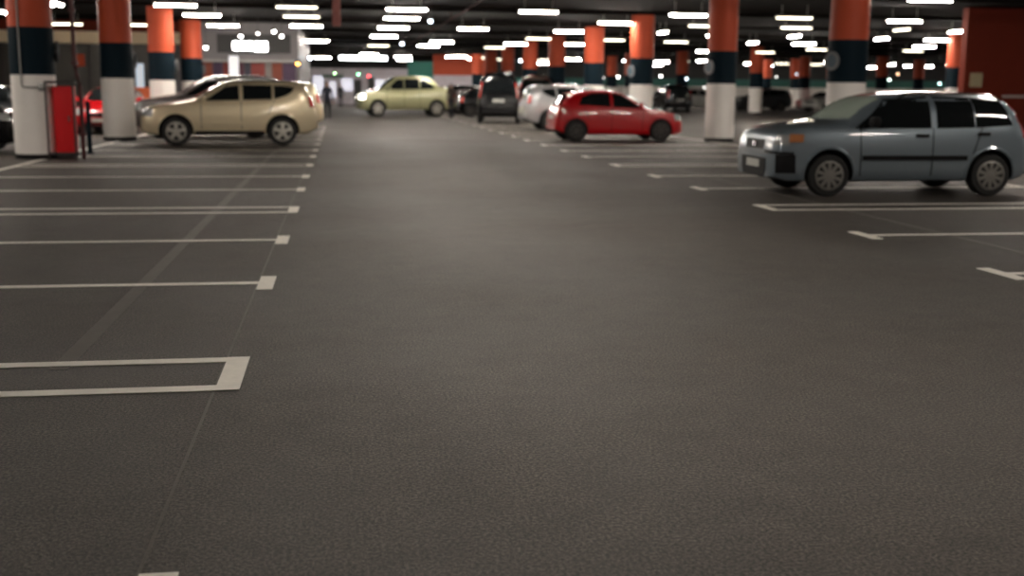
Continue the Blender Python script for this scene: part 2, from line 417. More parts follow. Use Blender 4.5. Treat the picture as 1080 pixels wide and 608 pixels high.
def patch(bvh, rot, lo, hi, n=14, m=5, off=.006, skirt=.03):
    # a panel laid on the bodywork, seen square-on from the horizontal direction rot (0 = from the front)
    if isinstance(rot, tuple): rot, down = rot
    else: down = 0
    d = Vector((math.cos(rot), math.sin(rot), 0)); perp = Vector((-math.sin(rot), math.cos(rot), 0))
    if down: d = Vector((0, 0, -1)); 
    def P(poly, t):
        q = t*(len(poly)-1); i = min(int(q), len(poly)-2); f = q-i
        return Vector(poly[i])*(1-f)+Vector(poly[i+1])*f
    bm = B(); grid = []
    for i in range(n+1):
        col_ = []
        for j in range(m+1):
            q = P(lo, i/n).lerp(P(hi, i/n), j/m)
            if down: org = Vector((q.x, q.y, 4))
            else: org = CEN[0] + perp*q.x - d*6; org.z = q.y
            h, nn, _, _ = bvh.ray_cast(org, d)
            if h is None: col_.append(None); continue
            if nn.dot(d) > 0: nn = -nn
            col_.append((h+nn*off, h-nn*skirt))
        grid.append(col_)
    tv = [[bm.verts.new(c[0]) if c else None for c in r] for r in grid]
    bv = [[bm.verts.new(c[1]) if c and (i in (0, n) or j in (0, m)) else None for j, c in enumerate(r)] for i, r in enumerate(grid)]
    for i in range(n):
        for j in range(m):
            q = (tv[i][j], tv[i+1][j], tv[i+1][j+1], tv[i][j+1])
            if all(q): bm.faces.new(q)
    def sk(a, c, a2, c2):
        if all((a, c, a2, c2)): bm.faces.new((a, c, c2, a2))
    for i in range(n): sk(tv[i][0], tv[i+1][0], bv[i][0], bv[i+1][0]); sk(tv[i+1][m], tv[i][m], bv[i+1][m], bv[i][m])
    for j in range(m): sk(tv[0][j+1], tv[0][j], bv[0][j+1], bv[0][j]); sk(tv[n][j], tv[n][j+1], bv[n][j], bv[n][j+1])
    for v in [v for v in bm.verts if not v.link_faces]: bm.verts.remove(v)
    return bm
CEN = [Vector((2, 0, 0))]
def wheel(st, parent, xw, sg, kind):
    r, hwid = st['wr'], .105
    yc = sg*(st['tw'])
    t = B(); n = 40
    prof = [(r*.64, -hwid*.9), (r*.80, -hwid), (r*.94, -hwid*.95), (r, -hwid*.7), (r, hwid*.7), (r*.94, hwid*.95), (r*.80, hwid), (r*.64, hwid*.9)]
    lathe(t, prof, 'Y', n, (xw, yc, r), cap=True); wh = obj('wheel', t, M_rub, parent, True)
    b = B(); f = sg*hwid
    def Y(q): return yc+sg*q
    # rim: outer lip, dish and spokes
    lathe(b, [(r*.70, sg*.095), (r*.70, sg*.112), (r*.62, sg*.118), (r*.60, sg*.10)], 'Y', n, (xw, yc, r), cap=False)
    lathe(b, [(r*.20, sg*.08), (r*.19, sg*.116), (r*.10, sg*.12), (.001, sg*.12)], 'Y', 20, (xw, yc, r), cap=False)
    ns = {'alloy': 5, 'multi': 10, 'cap': 7}[kind]
    for k in range(ns):
        a = 2*pi*k/ns+.3; wv = r*(.15 if kind == 'alloy' else .085); da = Vector((math.cos(a), 0, math.sin(a))); dp = Vector((-math.sin(a), 0, math.cos(a)))
        c0 = Vector((xw, yc, r)); vs = []
        for rad, ww in ((r*.14, wv*.8), (r*.66, wv)):
            for e in (-1, 1):
                for dep in (.085, .114):
                    vs.append(b.verts.new(c0+da*rad+dp*ww*e+Vector((0, sg*dep, 0))))
        q = vs
        for idx in ((0, 1, 3, 2), (4, 5, 7, 6), (0, 1, 5, 4), (2, 3, 7, 6), (1, 3, 7, 5), (0, 2, 6, 4)): b.faces.new([q[i] for i in idx])
    obj('rim', b, {'alloy': M_rim, 'multi': M_steelrim, 'cap': M_darkrim}[kind], wh, False)
def car(name, label, cat, loc, rz, style, paint, wheels='alloy', head=M_lamp, windscreen=None, opts=(), sc=(1, 1, 1)):
    st = STY[style]; L = st['L']; CEN[0] = Vector((L/2, 0, 0))
    root = thing(name, label, cat, loc, rz)
    inner = []
    me = BODY.get(style) or cut_arches(st); BODY[style] = me
    b = B(); b.from_mesh(me); bmesh.ops.translate(b, vec=(0, 0, 0), verts=b.verts[:])
    for f in b.faces:
        c = f.calc_center_median(); f.material_index = 0
        for xw in (st['fo'], st['fo']+st['wb']):
            if math.hypot(c.x-xw, c.z-st['wr']-.01) < st['ar']+.004 and abs(c.y) < st['tw']+.5 and abs(f.normal.z)+abs(f.normal.x) > .2 and math.hypot(c.x-xw, c.z-st['wr']-.01) > st['ar']*.94 and (f.normal.x*(c.x-xw)+f.normal.z*(c.z-st['wr'])) < -.2*st['ar']: f.material_index = 1
            if math.hypot(c.x-xw, c.z-st['wr']-.01) < st['ar'] and abs(abs(c.y)-(st['tw']-.13)) < .02: f.material_index = 1
        if f.normal.z < -.6 and c.z < .5: f.material_index = 1
    bvh = BVHTree.FromBMesh(b)
    body = obj('body', b, [paint, M_black], root, True)
    SD = pi/2
    def add(nm, rot, lo, hi, mt, par=root, **k):
        bm = patch(bvh, rot, lo, hi, **k)
        if len(bm.faces) == 0: bm.free(); return None
        return obj(nm, bm, mt, par, True)
    hx = L/2
    for sg in (1, -1):
        # seen from the side: u runs along the car
        rot = -SD if sg > 0 else SD
        def U(pts): return [((x-hx) if sg > 0 else -(x-hx), z) for x, z in pts]
        for lo, hi in st['win']: add('side_window', rot, U(lo), U(hi), M_glass)
        for x0, x1, z in st['seam']: add('door_seam', rot, U([(x0-.008, z[0]), (x0+.008, z[0])]), U([(x1-.008, z[1]), (x1+.008, z[1])]), M_black, n=1, m=12, off=.003, par=body)
        for x, z in st['handle']: add('door_handle', rot, U([(x-.09, z-.02), (x+.09, z-.02)]), U([(x-.09, z+.025), (x+.09, z+.025)]), M_black if 'darkhandle' in opts else paint, n=4, m=2, off=.035)
        if st.get('mould'):
            x0, x1, z = st['mould']; add('side_moulding', rot, U([(x0, z-.035), (x1, z-.035)]), U([(x0, z+.035), (x1, z+.035)]), M_black if 'darkmould' in opts else paint, off=.018)
        if 'sill' in opts: add('sill_trim', rot, U([(st['fo']+st['ar']+.02, .27), (st['fo']+st['wb']-st['ar']-.02, .27)]), U([(st['fo']+st['ar']+.02, .37), (st['fo']+st['wb']-st['ar']-.02, .37)]), M_black, off=.015)
        # mirror
        mx, mz = st['mirror']; b = B(); yb = section(st, mx)[11][0]
        bx(b, (mx-.06, sg*(yb+.05), mz) if sg > 0 else (mx-.06, -(yb+.24), mz), (mx+.06, sg*(yb+.24), mz+.15) if sg > 0 else (mx+.06, -(yb+.05), mz+.15), .04)
        bx(b, (mx-.02, min(sg*(yb-.05), sg*(yb+.08)), mz+.02), (mx+.03, max(sg*(yb-.05), sg*(yb+.08)), mz+.07))
        obj('wing_mirror', b, M_black if 'darkmirror' in opts else paint, root, True)
        # lamps, seen from the corners
        h0, h1, hw_ = st['head']
        def UT(rot, x, y): return -math.sin(rot)*(x-hx)+math.cos(rot)*y
        def lamp(nm, rot, x, y, z0, z1, hw, mt, **k):
            u = UT(rot, x, y); add(nm, rot, [(u-hw, z0), (u+hw, z0)], [(u-hw, z1), (u+hw, z1)], mt, **k)
        rf = -sg*.62; yf = curve(st['W'], .14)
        lamp('headlamp', rf, .14, sg*(yf-.05), h0, h1, hw_, head, n=10, m=5, off=.012)
        if 'amber' in opts: lamp('indicator_lamp', -sg*.9, .30, sg*curve(st['W'], .30), h1-.10, h1+.01, .085, M_amber, n=5, m=3, off=.028)
        t0, t1, tw_ = st['tail']; yt = curve(st['W'], L-.12)
        lamp('tail_lamp', pi+sg*.75, L-.12, sg*(yt-.02), t0, t1, tw_, M_redl, n=8, m=6, off=.012)
        if 'flare' in opts:
            for xw in (st['fo'], st['fo']+st['wb']):
                b = B(); pts = []
                for q in range(25):
                    an = math.radians(-8+196*q/24); xx = xw+(st['ar']+.022)*math.cos(an); zz_ = st['wr']+.01+(st['ar']+.022)*math.sin(an)
                    h, _, _, _ = bvh.ray_cast(Vector((xx, sg*3, zz_)), Vector((0, -sg, 0)))
                    if h and abs(h.y) > st['tw']-.1 and zz_ > .26: pts.append((xx, h.y, zz_))
                if len(pts) > 4: tube(b, pts, .022, 8); obj('arch_flare', b, paint, body, True)
                else: b.free()
        if 'rails' in opts:
            b = B(); x0, x1 = st['rail']; pts = []
            for k in range(13):
                x = x0+(x1-x0)*k/12; yr = curve(st['W'], x)*.70; h, _, _, _ = bvh.ray_cast(Vector((x, sg*yr, 4)), Vector((0, 0, -1)))
                pts.append((x, sg*yr, h.z+(.055 if 0 < k < 12 else -.01)))
            tube(b, pts, .018, 8); obj('roof_rail', b, M_chrome, root, True)
        for xw in (st['fo'], st['fo']+st['wb']): wheel(st, root, xw, sg, wheels)
    # windscreen and bonnet seam from above, rear glass from behind
    x0, x1, w0, w1 = st['screen']
    add('windscreen', (0, 1), [(x0+.10, -w0), (x0, -w0*.6), (x0-.03, 0), (x0, w0*.6), (x0+.10, w0)], [(x1+.06, -w1), (x1, -w1*.5), (x1-.02, 0), (x1, w1*.5), (x1+.06, w1)], windscreen or M_glass, n=16, m=10, off=.006)
    z0, z1, w0, w1 = st['rear']
    add('rear_window', pi, [(-w0, z0), (w0, z0)], [(-w1, z1), (w1, z1)], M_glass, n=12, m=8)
    gz0, gz1, gw = st['grille']
    add('grille', 0., [(-gw, gz0), (gw, gz0)], [(-gw*1.05, gz1), (gw*1.05, gz1)], M_black, n=10, m=3)
    add('lower_grille', 0., [(-.45, .27), (.45, .27)], [(-.5, .36), (.5, .36)], M_black, n=10, m=3)
    add('grille_badge', 0., [(-.06, (gz0+gz1)/2-.03), (.06, (gz0+gz1)/2-.03)], [(-.06, (gz0+gz1)/2+.03), (.06, (gz0+gz1)/2+.03)], M_chrome, n=3, m=2, off=.02)
    pz = st['plate'][0]; add('number_plate', 0., [(-.26, pz-.055), (.26, pz-.055)], [(-.26, pz+.055), (.26, pz+.055)], M_plate, n=3, m=1, off=.02)
    pz = st['plate'][1]; add('number_plate', pi, [(-.26, pz-.055), (.26, pz-.055)], [(-.26, pz+.055), (.26, pz+.055)], M_plate, n=3, m=1, off=.02)
    if 'rearbumper' in opts or 'darkbumper' in opts:
        add('rear_bumper_trim', pi, [(-.7, .40), (.7, .40)], [(-.72, .52), (.72, .52)], M_black, n=12, m=2, off=.02)
    if 'darkbumper' in opts:
        for sg in (1, -1):
            r_ = -sg*.8; u = -math.sin(r_)*(.16-hx)+math.cos(r_)*sg*curve(st['W'], .16)
            add('bumper_insert', r_, [(u-.12, .34), (u+.12, .34)], [(u-.12, .60), (u+.12, .60)], M_black, n=6, m=4, off=.012)
            add('bumper_strip', r_, [(u-.1, .60), (u+.36, .62)], [(u-.1, .64), (u+.36, .66)], M_black, n=8, m=2, off=.015)
        add('bumper_band', 0., [(-.5, .36), (.5, .36)], [(-.5, .54), (.5, .54)], M_black, n=12, m=3, off=.010)
    # shift so that the thing's base is the middle of the car
    root.scale = sc
    for ch in root.children: ch.location.x -= L/2
    return root
BODY = {}
STY = {
 'mpv': dict(L=4.02, fo=.83, wb=2.485, wr=.305, ar=.365, tw=.765, tumble=.30,
    top=[(0, .66), (.02, .80), (.07, .90), (.2, .965), (.6, 1.04), (1.0, 1.095), (1.25, 1.26), (1.55, 1.42), (1.85, 1.485), (2.5, 1.515), (3.2, 1.50), (3.58, 1.44), (3.68, 1.37), (3.82, 1.12), (3.93, .92), (3.99, .80), (4.02, .60)],
    belt=[(0, .62), (.1, .84), (.5, .965), (1.1, .985), (3.6, 1.03), (4.02, .8)],
    bot=[(0, .27), (.25, .21), (3.7, .22), (4.02, .34)],
    W=[(0, .73), (.03, .79), (.12, .83), (.35, .855), (1.2, .865), (2.8, .865), (3.5, .85), (3.85, .80), (4.02, .68)],
    win=[([(1.20, .98), (2.36, .985)], [(1.34, 1.09), (1.70, 1.39), (2.36, 1.435)]), ([(2.45, .985), (3.04, .995)], [(2.45, 1.435), (3.02, 1.425)]), ([(3.055, .995), (3.64, 1.03)], [(3.035, 1.425), (3.50, 1.38)])],
    seam=[(1.30, 1.28, (.30, .98)), (2.39, 2.39, (.30, .99)), (3.02, 3.15, (.62, 1.0))], handle=[(2.22, .875), (3.17, .90)], mould=(1.32, 2.93, .56), mirror=(1.42, 1.0),
    head=(.74, .88, .10), tail=(.85, 1.34, .07), screen=(1.05, 1.60, .68, .56), rear=(1.0, 1.32, .56, .50), grille=(.66, .80, .36), plate=(.45, .72), rail=(1.9, 3.55)),
 'suv': dict(L=4.45, fo=.87, wb=2.66, wr=.355, ar=.43, tw=.80, tumble=.30,
    top=[(0, .70), (.03, .86), (.12, .95), (.35, 1.03), (.9, 1.11), (1.22, 1.17), (1.6, 1.38), (2.0, 1.59), (2.4, 1.67), (3.1, 1.69), (3.8, 1.66), (4.12, 1.60), (4.25, 1.42), (4.36, 1.1), (4.42, .9), (4.45, .64)],
    belt=[(0, .66), (.25, .88), (.7, 1.0), (1.3, 1.08), (3.0, 1.13), (4.0, 1.22), (4.3, 1.1), (4.45, .8)],
    bot=[(0, .36), (.3, .27), (4.1, .29), (4.45, .42)],
    W=[(0, .58), (.05, .70), (.16, .80), (.45, .875), (1.3, .905), (3.1, .91), (3.9, .89), (4.28, .82), (4.45, .68)],
    win=[([(1.55, 1.135), (2.46, 1.15)], [(1.72, 1.22), (2.12, 1.49), (2.46, 1.535)]), ([(2.55, 1.155), (3.28, 1.18)], [(2.55, 1.54), (3.28, 1.535)]), ([(3.34, 1.185), (3.62, 1.27), (3.78, 1.36)], [(3.34, 1.53), (3.6, 1.52), (3.86, 1.48)])],
    seam=[(1.50, 1.5, (.42, 1.10)), (2.50, 2.50, (.42, 1.14)), (3.18, 3.34, (.80, 1.16))], handle=[(2.33, 1.03), (3.25, 1.06)], mould=(1.45, 2.95, .56), mirror=(1.58, 1.13),
    head=(.74, .93, .18), tail=(.98, 1.26, .10), screen=(1.30, 1.98, .70, .56), rear=(1.15, 1.52, .60, .52), grille=(.70, .84, .36), plate=(.54, .85), rail=(2.1, 3.95)),
 'hatch': dict(L=3.9, fo=.75, wb=2.55, wr=.305, ar=.36, tw=.745, tumble=.32,
    top=[(0, .58), (.04, .70), (.15, .78), (.4, .86), (.85, .95), (1.05, 1.0), (1.5, 1.25), (1.9, 1.43), (2.3, 1.49), (2.8, 1.485), (3.3, 1.42), (3.5, 1.36), (3.66, 1.18), (3.80, .98), (3.87, .80), (3.9, .56)],
    belt=[(0, .54), (.25, .74), (.7, .86), (1.2, .93), (3.2, 1.03), (3.65, 1.0), (3.9, .72)],
    bot=[(0, .28), (.3, .20), (3.6, .21), (3.9, .33)],
    W=[(0, .50), (.05, .63), (.18, .75), (.45, .815), (1.2, .845), (2.7, .845), (3.4, .83), (3.75, .76), (3.9, .62)],
    win=[([(1.30, .97), (2.20, 1.0)], [(1.5, 1.08), (1.92, 1.345), (2.20, 1.39)]), ([(2.29, 1.0), (3.22, 1.06)], [(2.29, 1.395), (2.8, 1.385), (3.12, 1.30)])],
    seam=[(1.32, 1.30, (.30, .96)), (2.24, 2.24, (.30, .99)), (2.92, 3.10, (.62, 1.02))], handle=[(2.08, .89), (2.98, .92)], mould=(1.32, 2.85, .55), mirror=(1.40, .99),
    head=(.60, .78, .19), tail=(.76, 1.05, .10), screen=(1.12, 1.86, .66, .52), rear=(1.06, 1.34, .54, .46), grille=(.56, .66, .30), plate=(.44, .70), rail=(1.9, 3.3)),
 'fastback': dict(L=5.2, fo=.98, wb=3.15, wr=.38, ar=.45, tw=.88, tumble=.22,
    top=[(0, .80), (.03, .98), (.12, 1.10), (.35, 1.20), (.9, 1.28), (1.1, 1.33), (1.5, 1.65), (1.9, 1.88), (2.3, 1.96), (3.1, 1.97), (3.7, 1.94), (4.05, 1.76), (4.35, 1.46), (4.95, 1.38), (5.12, 1.22), (5.17, 1.0), (5.2, .7)],
    belt=[(0, .76), (.25, 1.05), (.8, 1.20), (1.3, 1.24), (4.0, 1.30), (4.9, 1.32), (5.2, .9)],
    bot=[(0, .40), (.3, .32), (4.8, .33), (5.2, .46)],
    W=[(0, .66), (.05, .78), (.16, .88), (.45, .95), (1.3, .98), (3.6, .98), (4.6, .96), (5.0, .90), (5.2, .76)],
    win=[([(1.40, 1.30), (2.35, 1.31)], [(1.55, 1.40), (2.0, 1.76), (2.35, 1.80)]), ([(2.40, 1.31), (3.2, 1.32)], [(2.40, 1.81), (3.2, 1.81)]), ([(3.25, 1.32), (3.95, 1.35)], [(3.25, 1.81), (3.55, 1.76), (3.95, 1.50)])],
    seam=[(1.45, 1.45, (.42, 1.26)), (2.38, 2.38, (.42, 1.28)), (3.22, 3.22, (.42, 1.3))], handle=[(2.2, 1.14), (3.1, 1.15)], mould=(1.55, 3.5, .7), mirror=(1.6, 1.29),
    head=(.84, 1.06, .17), tail=(.95, 1.2, .12), screen=(1.18, 1.86, .78, .64), rear=(1.30, 1.75, .66, .5), grille=(.80, .98, .40), plate=(.60, .9), rail=(2.1, 3.5)),
 'van': dict(L=4.9, fo=.92, wb=3.0, wr=.34, ar=.40, tw=.84, tumble=.20,
    top=[(0, .72), (.03, .88), (.10, .98), (.3, 1.06), (.8, 1.16), (1.0, 1.22), (1.5, 1.56), (1.95, 1.80), (2.3, 1.87), (3.2, 1.90), (4.3, 1.87), (4.62, 1.80), (4.74, 1.55), (4.82, 1.2), (4.88, .95), (4.9, .6)],
    belt=[(0, .68), (.25, .90), (.8, 1.05), (1.3, 1.10), (4.5, 1.18), (4.9, .85)],
    bot=[(0, .32), (.3, .24), (4.5, .26), (4.9, .38)],
    W=[(0, .62), (.05, .75), (.16, .85), (.45, .92), (1.3, .95), (3.6, .95), (4.4, .93), (4.75, .88), (4.9, .76)],
    win=[([(1.35, 1.17), (2.35, 1.18)], [(1.5, 1.26), (1.98, 1.66), (2.35, 1.70)]), ([(2.45, 1.18), (3.35, 1.19)], [(2.45, 1.71), (3.35, 1.71)]), ([(3.45, 1.19), (4.35, 1.21)], [(3.45, 1.71), (4.25, 1.69)])],
    seam=[(1.40, 1.40, (.34, 1.14)), (2.40, 2.40, (.34, 1.16)), (3.40, 3.40, (.34, 1.18))], handle=[(2.25, 1.05), (3.28, 1.06)], mould=(1.5, 3.4, .6), mirror=(1.55, 1.17),
    head=(.74, .95, .17), tail=(.95, 1.5, .06), screen=(1.10, 1.92, .76, .62), rear=(1.15, 1.68, .70, .64), grille=(.70, .84, .40), plate=(.52, .85), rail=(2.1, 4.3)),
}
def P_(name, col, metal=.4, rough=.32): return mat(name, col, rough, metal, coat=1., noise=.02)
P_blue = P_('blue_grey_car_paint', (.215, .262, .30)); P_gold = P_('champagne_gold_car_paint', (.78, .66, .45))
P_red = P_('bright_red_car_paint', (.50, .003, .008), 0.); P_silver = P_('silver_car_paint', (.55, .55, .56), .5)
P_black = mat('black_car_paint', (.004, .004, .005), .2, spec=.25); P_lime = P_('pale_olive_car_paint', (.46, .46, .26))
P_dkred = P_('dark_maroon_car_paint', (.03, .004, .005), .1); P_white = P_('white_car_paint', (.68, .67, .63), 0.)
P_dkgrey = P_('dark_grey_car_paint', (.04, .043, .048), .3); P_mauve = P_('dusky_grey_car_paint', (.12, .10, .10), .3)

# blue-grey car: nose towards the aisle (-X)
car('blue_car', 'blue-grey compact five-door car with amber indicator parked nose out at far right', 'car', (8.15, 16.40, 0), -.012, 'mpv', P_blue, 'multi',
    windscreen=M_pale, opts=('rails', 'darkmould', 'darkhandle', 'darkmirror', 'amber', 'darkbumper', 'flare'))
car('gold_car', 'champagne gold off-road car parked nose first toward the left columns', 'car', (-2.85, 31.15, 0), .10, 'suv', P_gold, 'alloy', opts=('rails', 'sill', 'flare'))
car('red_hatchback', 'bright red five-door hatchback facing right in the right parking row', 'car', (8.15, 33.62, 0), pi+.02, 'hatch', P_red, 'cap', opts=())
car('silver_car', 'silver estate-type car parked left of and behind the red hatchback', 'car', (8.85, 41.9, 0), pi+.03, 'suv', P_silver, 'cap', opts=('rails',))
car('black_van', 'black people carrier seen from behind, left of the silver car', 'van', (atY(535, 95, 49).x, 51.5, 0), -pi/2-.15, 'van', P_black, 'cap', opts=('rearbumper',), sc=(1, .98, 1.17))
car('maroon_car', 'dark maroon tall car standing between the black van and silver car', 'car', (atY(573, 95, 56).x, 58.3, 0), -pi/2-.16, 'van', P_dkred, 'cap', sc=(1, 1, 1.15))
car('olive_car', 'pale olive large car with lit headlamps crossing the far end of the aisle', 'car', (3.55, 62.2, 0), .10, 'fastback', P_lime, 'alloy', head=M_lit, opts=(), sc=(1, 1, 1.09))
k = 0
for (x, y, sty, p, lb) in ((8.3, 62.0, 'hatch', P_black, 'black hatchback in right row, first car beyond the black van'),
                      (8.9, 64.8, 'mpv', P_dkgrey, 'dark grey car in right row, second beyond the black van'),
                      (8.3, 67.6, 'hatch', P_mauve, 'dusky grey car in right row, third beyond the black van'),
                      (8.2, 71.8, 'suv', P_black, 'black tall car in right row, fourth beyond the black van'),
                      (8.2, 77.5, 'hatch', P_silver, 'silver car far down the right row, beside the black tall one')):
    car('parked_car', lb, 'car', (x, y, 0), pi, sty, p, 'cap')
# left side, behind the gold car and the columns
car('dark_car', 'black tall car with grey roof rails parked behind the gold car', 'car', (-3.75, 35.3, 0), .0, 'suv', P_mauve, 'cap', opts=('rails',), sc=(1, 1, 1.09))
car('tan_car', 'tan car whose rear shows just beyond the gold car tail', 'car', (-2.75, 39.6, 0), 0, 'suv', P_gold, 'cap')
car('red_car', 'red car partly hidden behind the red hose cabinet and second column', 'car', (atY(104, 100, 36.8).x, 38.85, 0), pi/2, 'hatch', P_red, 'cap')
car('black_car', 'black car cut off by the left edge beside the nearest column', 'car', (-9.0, 26.9, 0), pi, 'mpv', P_black, 'cap')
car('grey_car', 'grey car half hidden behind the red car at left', 'car', (-10.4, 37.6, 0), pi, 'mpv', P_dkgrey, 'cap')
# far right
P = atY(707, 100, 78); car('far_van', 'black van seen from behind just right of the red car column', 'van', (P.x, P.y, 0), -pi/2, 'van', P_black, 'cap')
P = atY(737, 100, 84); car('far_white_car', 'small white car left of the freestanding column', 'car', (P.x, P.y, 0), pi, 'suv', P_white, 'cap')
P = atY(803, 100, 84); car('far_dark_car', 'dark grey car far off, just right of the freestanding column', 'car', (P.x, P.y, 0), 0, 'suv', P_dkgrey, 'cap')
P = atY(872, 100, 82); car('far_pale_car', 'white car far off above the blue-grey car windscreen', 'car', (P.x, P.y, 0), .5, 'mpv', P_white, 'cap')
P = atY(866, 100, 88); car('far_red_car', 'small red car far off, behind the distant white car', 'car', (P.x, P.y, 0), 0, 'hatch', P_red, 'cap')

# ------------------------------------------------------------------ fire point beside the nearest column
t = thing('hose_cabinet', 'tall bright red fire cabinet beside the nearest left column', 'fire cabinet', (-5.57, 24.75, 0))
b = B(); bx(b, (-.19, -.16, .10), (.19, .16, 1.48), .012); obj('cabinet_body', b, M_redbox, t)
b = B(); bx(b, (-.165, -.175, .14), (.165, -.158, 1.44), .004); d = obj('door', b, M_redbox, t)
b = B(); bx(b, (.10, -.20, .76), (.125, -.172, .88)); obj('door_handle', b, M_chrome, d)
b = B(); bx(b, (-.17, -.14, 0), (.17, .14, .10)); obj('plinth', b, M_dark, t)
t = thing('guard_frame', 'dark steel guard frame around the red fire cabinet', 'guard rail', (-5.57, 24.75, 0))
for x in (-.28, .25):
    b = B(); tube(b, [(x, -.34, 0), (x, -.34, 1.58)], .022, 8); obj('post', b, M_dark, t, True)
for z in (.12, 1.56):
    b = B(); tube(b, [(-.30, -.34, z), (.26, -.34, z), (.26, -.12, z)], .03 if z < 1 else .022, 8); obj('rail', b, M_dark, t, True)
b = B(); tube(b, [(-5.36, 24.9, 4.17), (-5.36, 24.9, 1.9), (-5.30, 24.8, 1.7), (-5.24, 24.72, 1.5), (-5.24, 24.72, 0)], .042, 12)
for z in (3.0, 1.95, .5): lathe(b, [(.075, z-.03), (.075, z+.03)], n=14, c=(-5.36 if z > 1.9 else -5.24, 24.9 if z > 1.9 else 24.72, 0))
tag(obj('sprinkler_pipe', b, M_pipe, None, True), 'dark red riser pipe from ceiling to floor beside the fire cabinet', 'pipe')
b = B(); tube(b, [(0, 0, 0), (0, 0, 1.15)], .05, 12); lathe(b, [(.10, 0), (.10, .02)], n=16)
o = obj('bollard', b, M_navy, None, True); o.location = (-5.50, 26.6, 0); tag(o, 'slim dark blue bollard right of the fire cabinet', 'bollard')
b = B(); cy = 24.95-RC-.022; tube(b, [(-6.32, cy, 4.17), (-6.32, cy, 1.52), (-6.30, cy-.01, 1.46), (-6.24, cy-.01, 1.45), (-5.98, cy-.01, 1.45)], .018, 8); bx(b, (-5.99, cy-.05, 1.38), (-5.87, cy+.07, 1.54), .01)
tag(obj('conduit', b, M_steel, None, True), 'thin grey conduit running down the front of the nearest left column', 'conduit')

# ------------------------------------------------------------------ shop block behind the left parking row
YS = 52.0
M_cream = mat('lit_cream_fascia', (.85, .68, .46), .6, noise=.15, nscale=1.2)
M_sh = mat('grey_shop_cladding', (.17, .16, .165), .5, noise=.2, nscale=1)
M_shd = mat('dark_shop_glass', (.045, .040, .032), .35, noise=.7, nscale=1.5)
M_sglow = mat('white_backlit_sign', (1, 1, 1), .5, emit=7, ecol=(1, .98, .95))
xr_ = atY(315, 90, YS).x; xm = atY(206, 90, YS).x
b = B(); a0 = atY(80, 57, YS); a1 = atY(89, 70, YS); bx(b, (a0.x, YS+.08, a1.z), (a1.x, YS+.149, a0.z)); tag(obj('orange_poster', b, M_orange), 'small orange poster in the shop window between the first and second left columns', 'poster')
t = thing('shop_block', 'low grey shop block with cream and orange fascia behind the left columns', 'shop')
t.location = (0, YS, 0)
def sb(nm, m, x0, x1, z0, z1, y0=0., y1=.3, par=None, bev=0):
    b = B(); bx(b, (x0, y0, z0), (x1, y1, z1), bev); return obj(nm, b, m, par or t)
sb('rear_block', M_sh, X0+.1, xr_, 0, ZC-.02, .6, 22)
sb('orange_fascia', M_brick, X0+.2, xm-.25, 3.78, 4.25, .0, .5)
sb('cream_fascia', M_cream, X0+.2, xm-.25, 3.28, 3.78, -.12, .5)
sb('grey_fascia', M_sh, xm-.2, xr_, 2.62, 4.25, -.05, .5)
sb('sign_backing', M_far, xm+1.0, xr_-.3, 2.95, 3.75, -.14, -.05)
x = X0+.3
while x < xm-1.5:
    f = sb('window_bay', M_shd, x, x+1.7, .35, 3.22, .15, .25); sb('window_frame', M_dark, x+1.7, x+1.78, 0, 3.25, .05, .3, f); x += 1.78
sb('low_wall', mat('pale_low_wall', (.38, .34, .30), .6, noise=.2), X0+.3, xm-.3, 0, .35, .0, .3)
M_disp = [mat('shop_goods_%d' % i, c, .6, noise=.4, nscale=2) for i, c in enumerate(((.20, .025, .018), (.06, .03, .07), (.22, .045, .02), (.11, .03, .05), (.04, .04, .06), (.2, .18, .17)))]
x = xm; i = 0
while x < xr_-.3:
    wdt = random.choice((.3, .45, .6)); sb('display_panel', M_disp[(0, 2, 1, 0, 3, 4, 0, 5, 2, 1)[i % 10]], x, min(x+wdt-.02, xr_), 1.6, 2.55, .1+.04*(i % 3), .5); x += wdt; i += 1
sb('counter', M_sh, xm, xr_, 0, 1.58, .12, .5)
sb('cornice', mat('pale_cornice', (.32, .31, .30), .5), xm-.2, xr_, 2.55, 2.66, -.12, .5)
# lit sign: the writing is blown out to plain white blots in the photograph
p0 = atY(245, 42.5, YS-.2); p1 = atY(283, 54.5, YS-.2)
t2 = thing('shop_sign', 'glowing white sign of blurred letters high on the grey shop front', 'sign', (0, 0, 0))
b = B(); bx(b, (p0.x-.12, YS-.26, p1.z-.10), (p1.x+.12, YS-.145, p0.z+.10)); obj('sign_panel', b, M_far, t2)
n = 5; W_ = (p1.x-p0.x)/n
for i in range(n):
    b = B(); x = p0.x+i*W_; bx(b, (x+.03, YS-.33, p1.z+.05+(-.05 if i > 2 else 0)), (x+W_-.03, YS-.262, p0.z-.05), .05); obj('lit_letter_block', b, M_sglow, t2)
# lit column in the shop, glowing poster, orange counter
a0 = atY(241.5, 59, YS-.5); a1 = atY(252, 82, YS-.5)
b = B(); bx(b, (a0.x, YS-.75, 0), (a1.x, YS-.35, a0.z), .03); tag(obj('lit_pillar', b, mat('softly_lit_white_panel', (.9, .92, 1), .4, emit=.18, ecol=(.85, .9, 1)), None), 'softly glowing white pillar below the lit sign', 'pillar')
a0 = atY(143, 67, YS-.5); a1 = atY(152, 88, YS-.5)
b = B(); bx(b, (a0.x, YS-.6, 1.0), (a1.x, YS-.4, a0.z), .02); bx(b, (a0.x-.1, YS-.65, 0), (a1.x+.1, YS-.35, 1.0)); tag(obj('lit_poster_stand', b, mat('softly_lit_poster', (.7, .78, .85), .4, emit=.35, ecol=(.75, .85, 1)), None), 'pale glowing upright display between second and third left columns', 'display stand')
a0 = atY(137, 92, 47); a1 = atY(161, 111, 47)
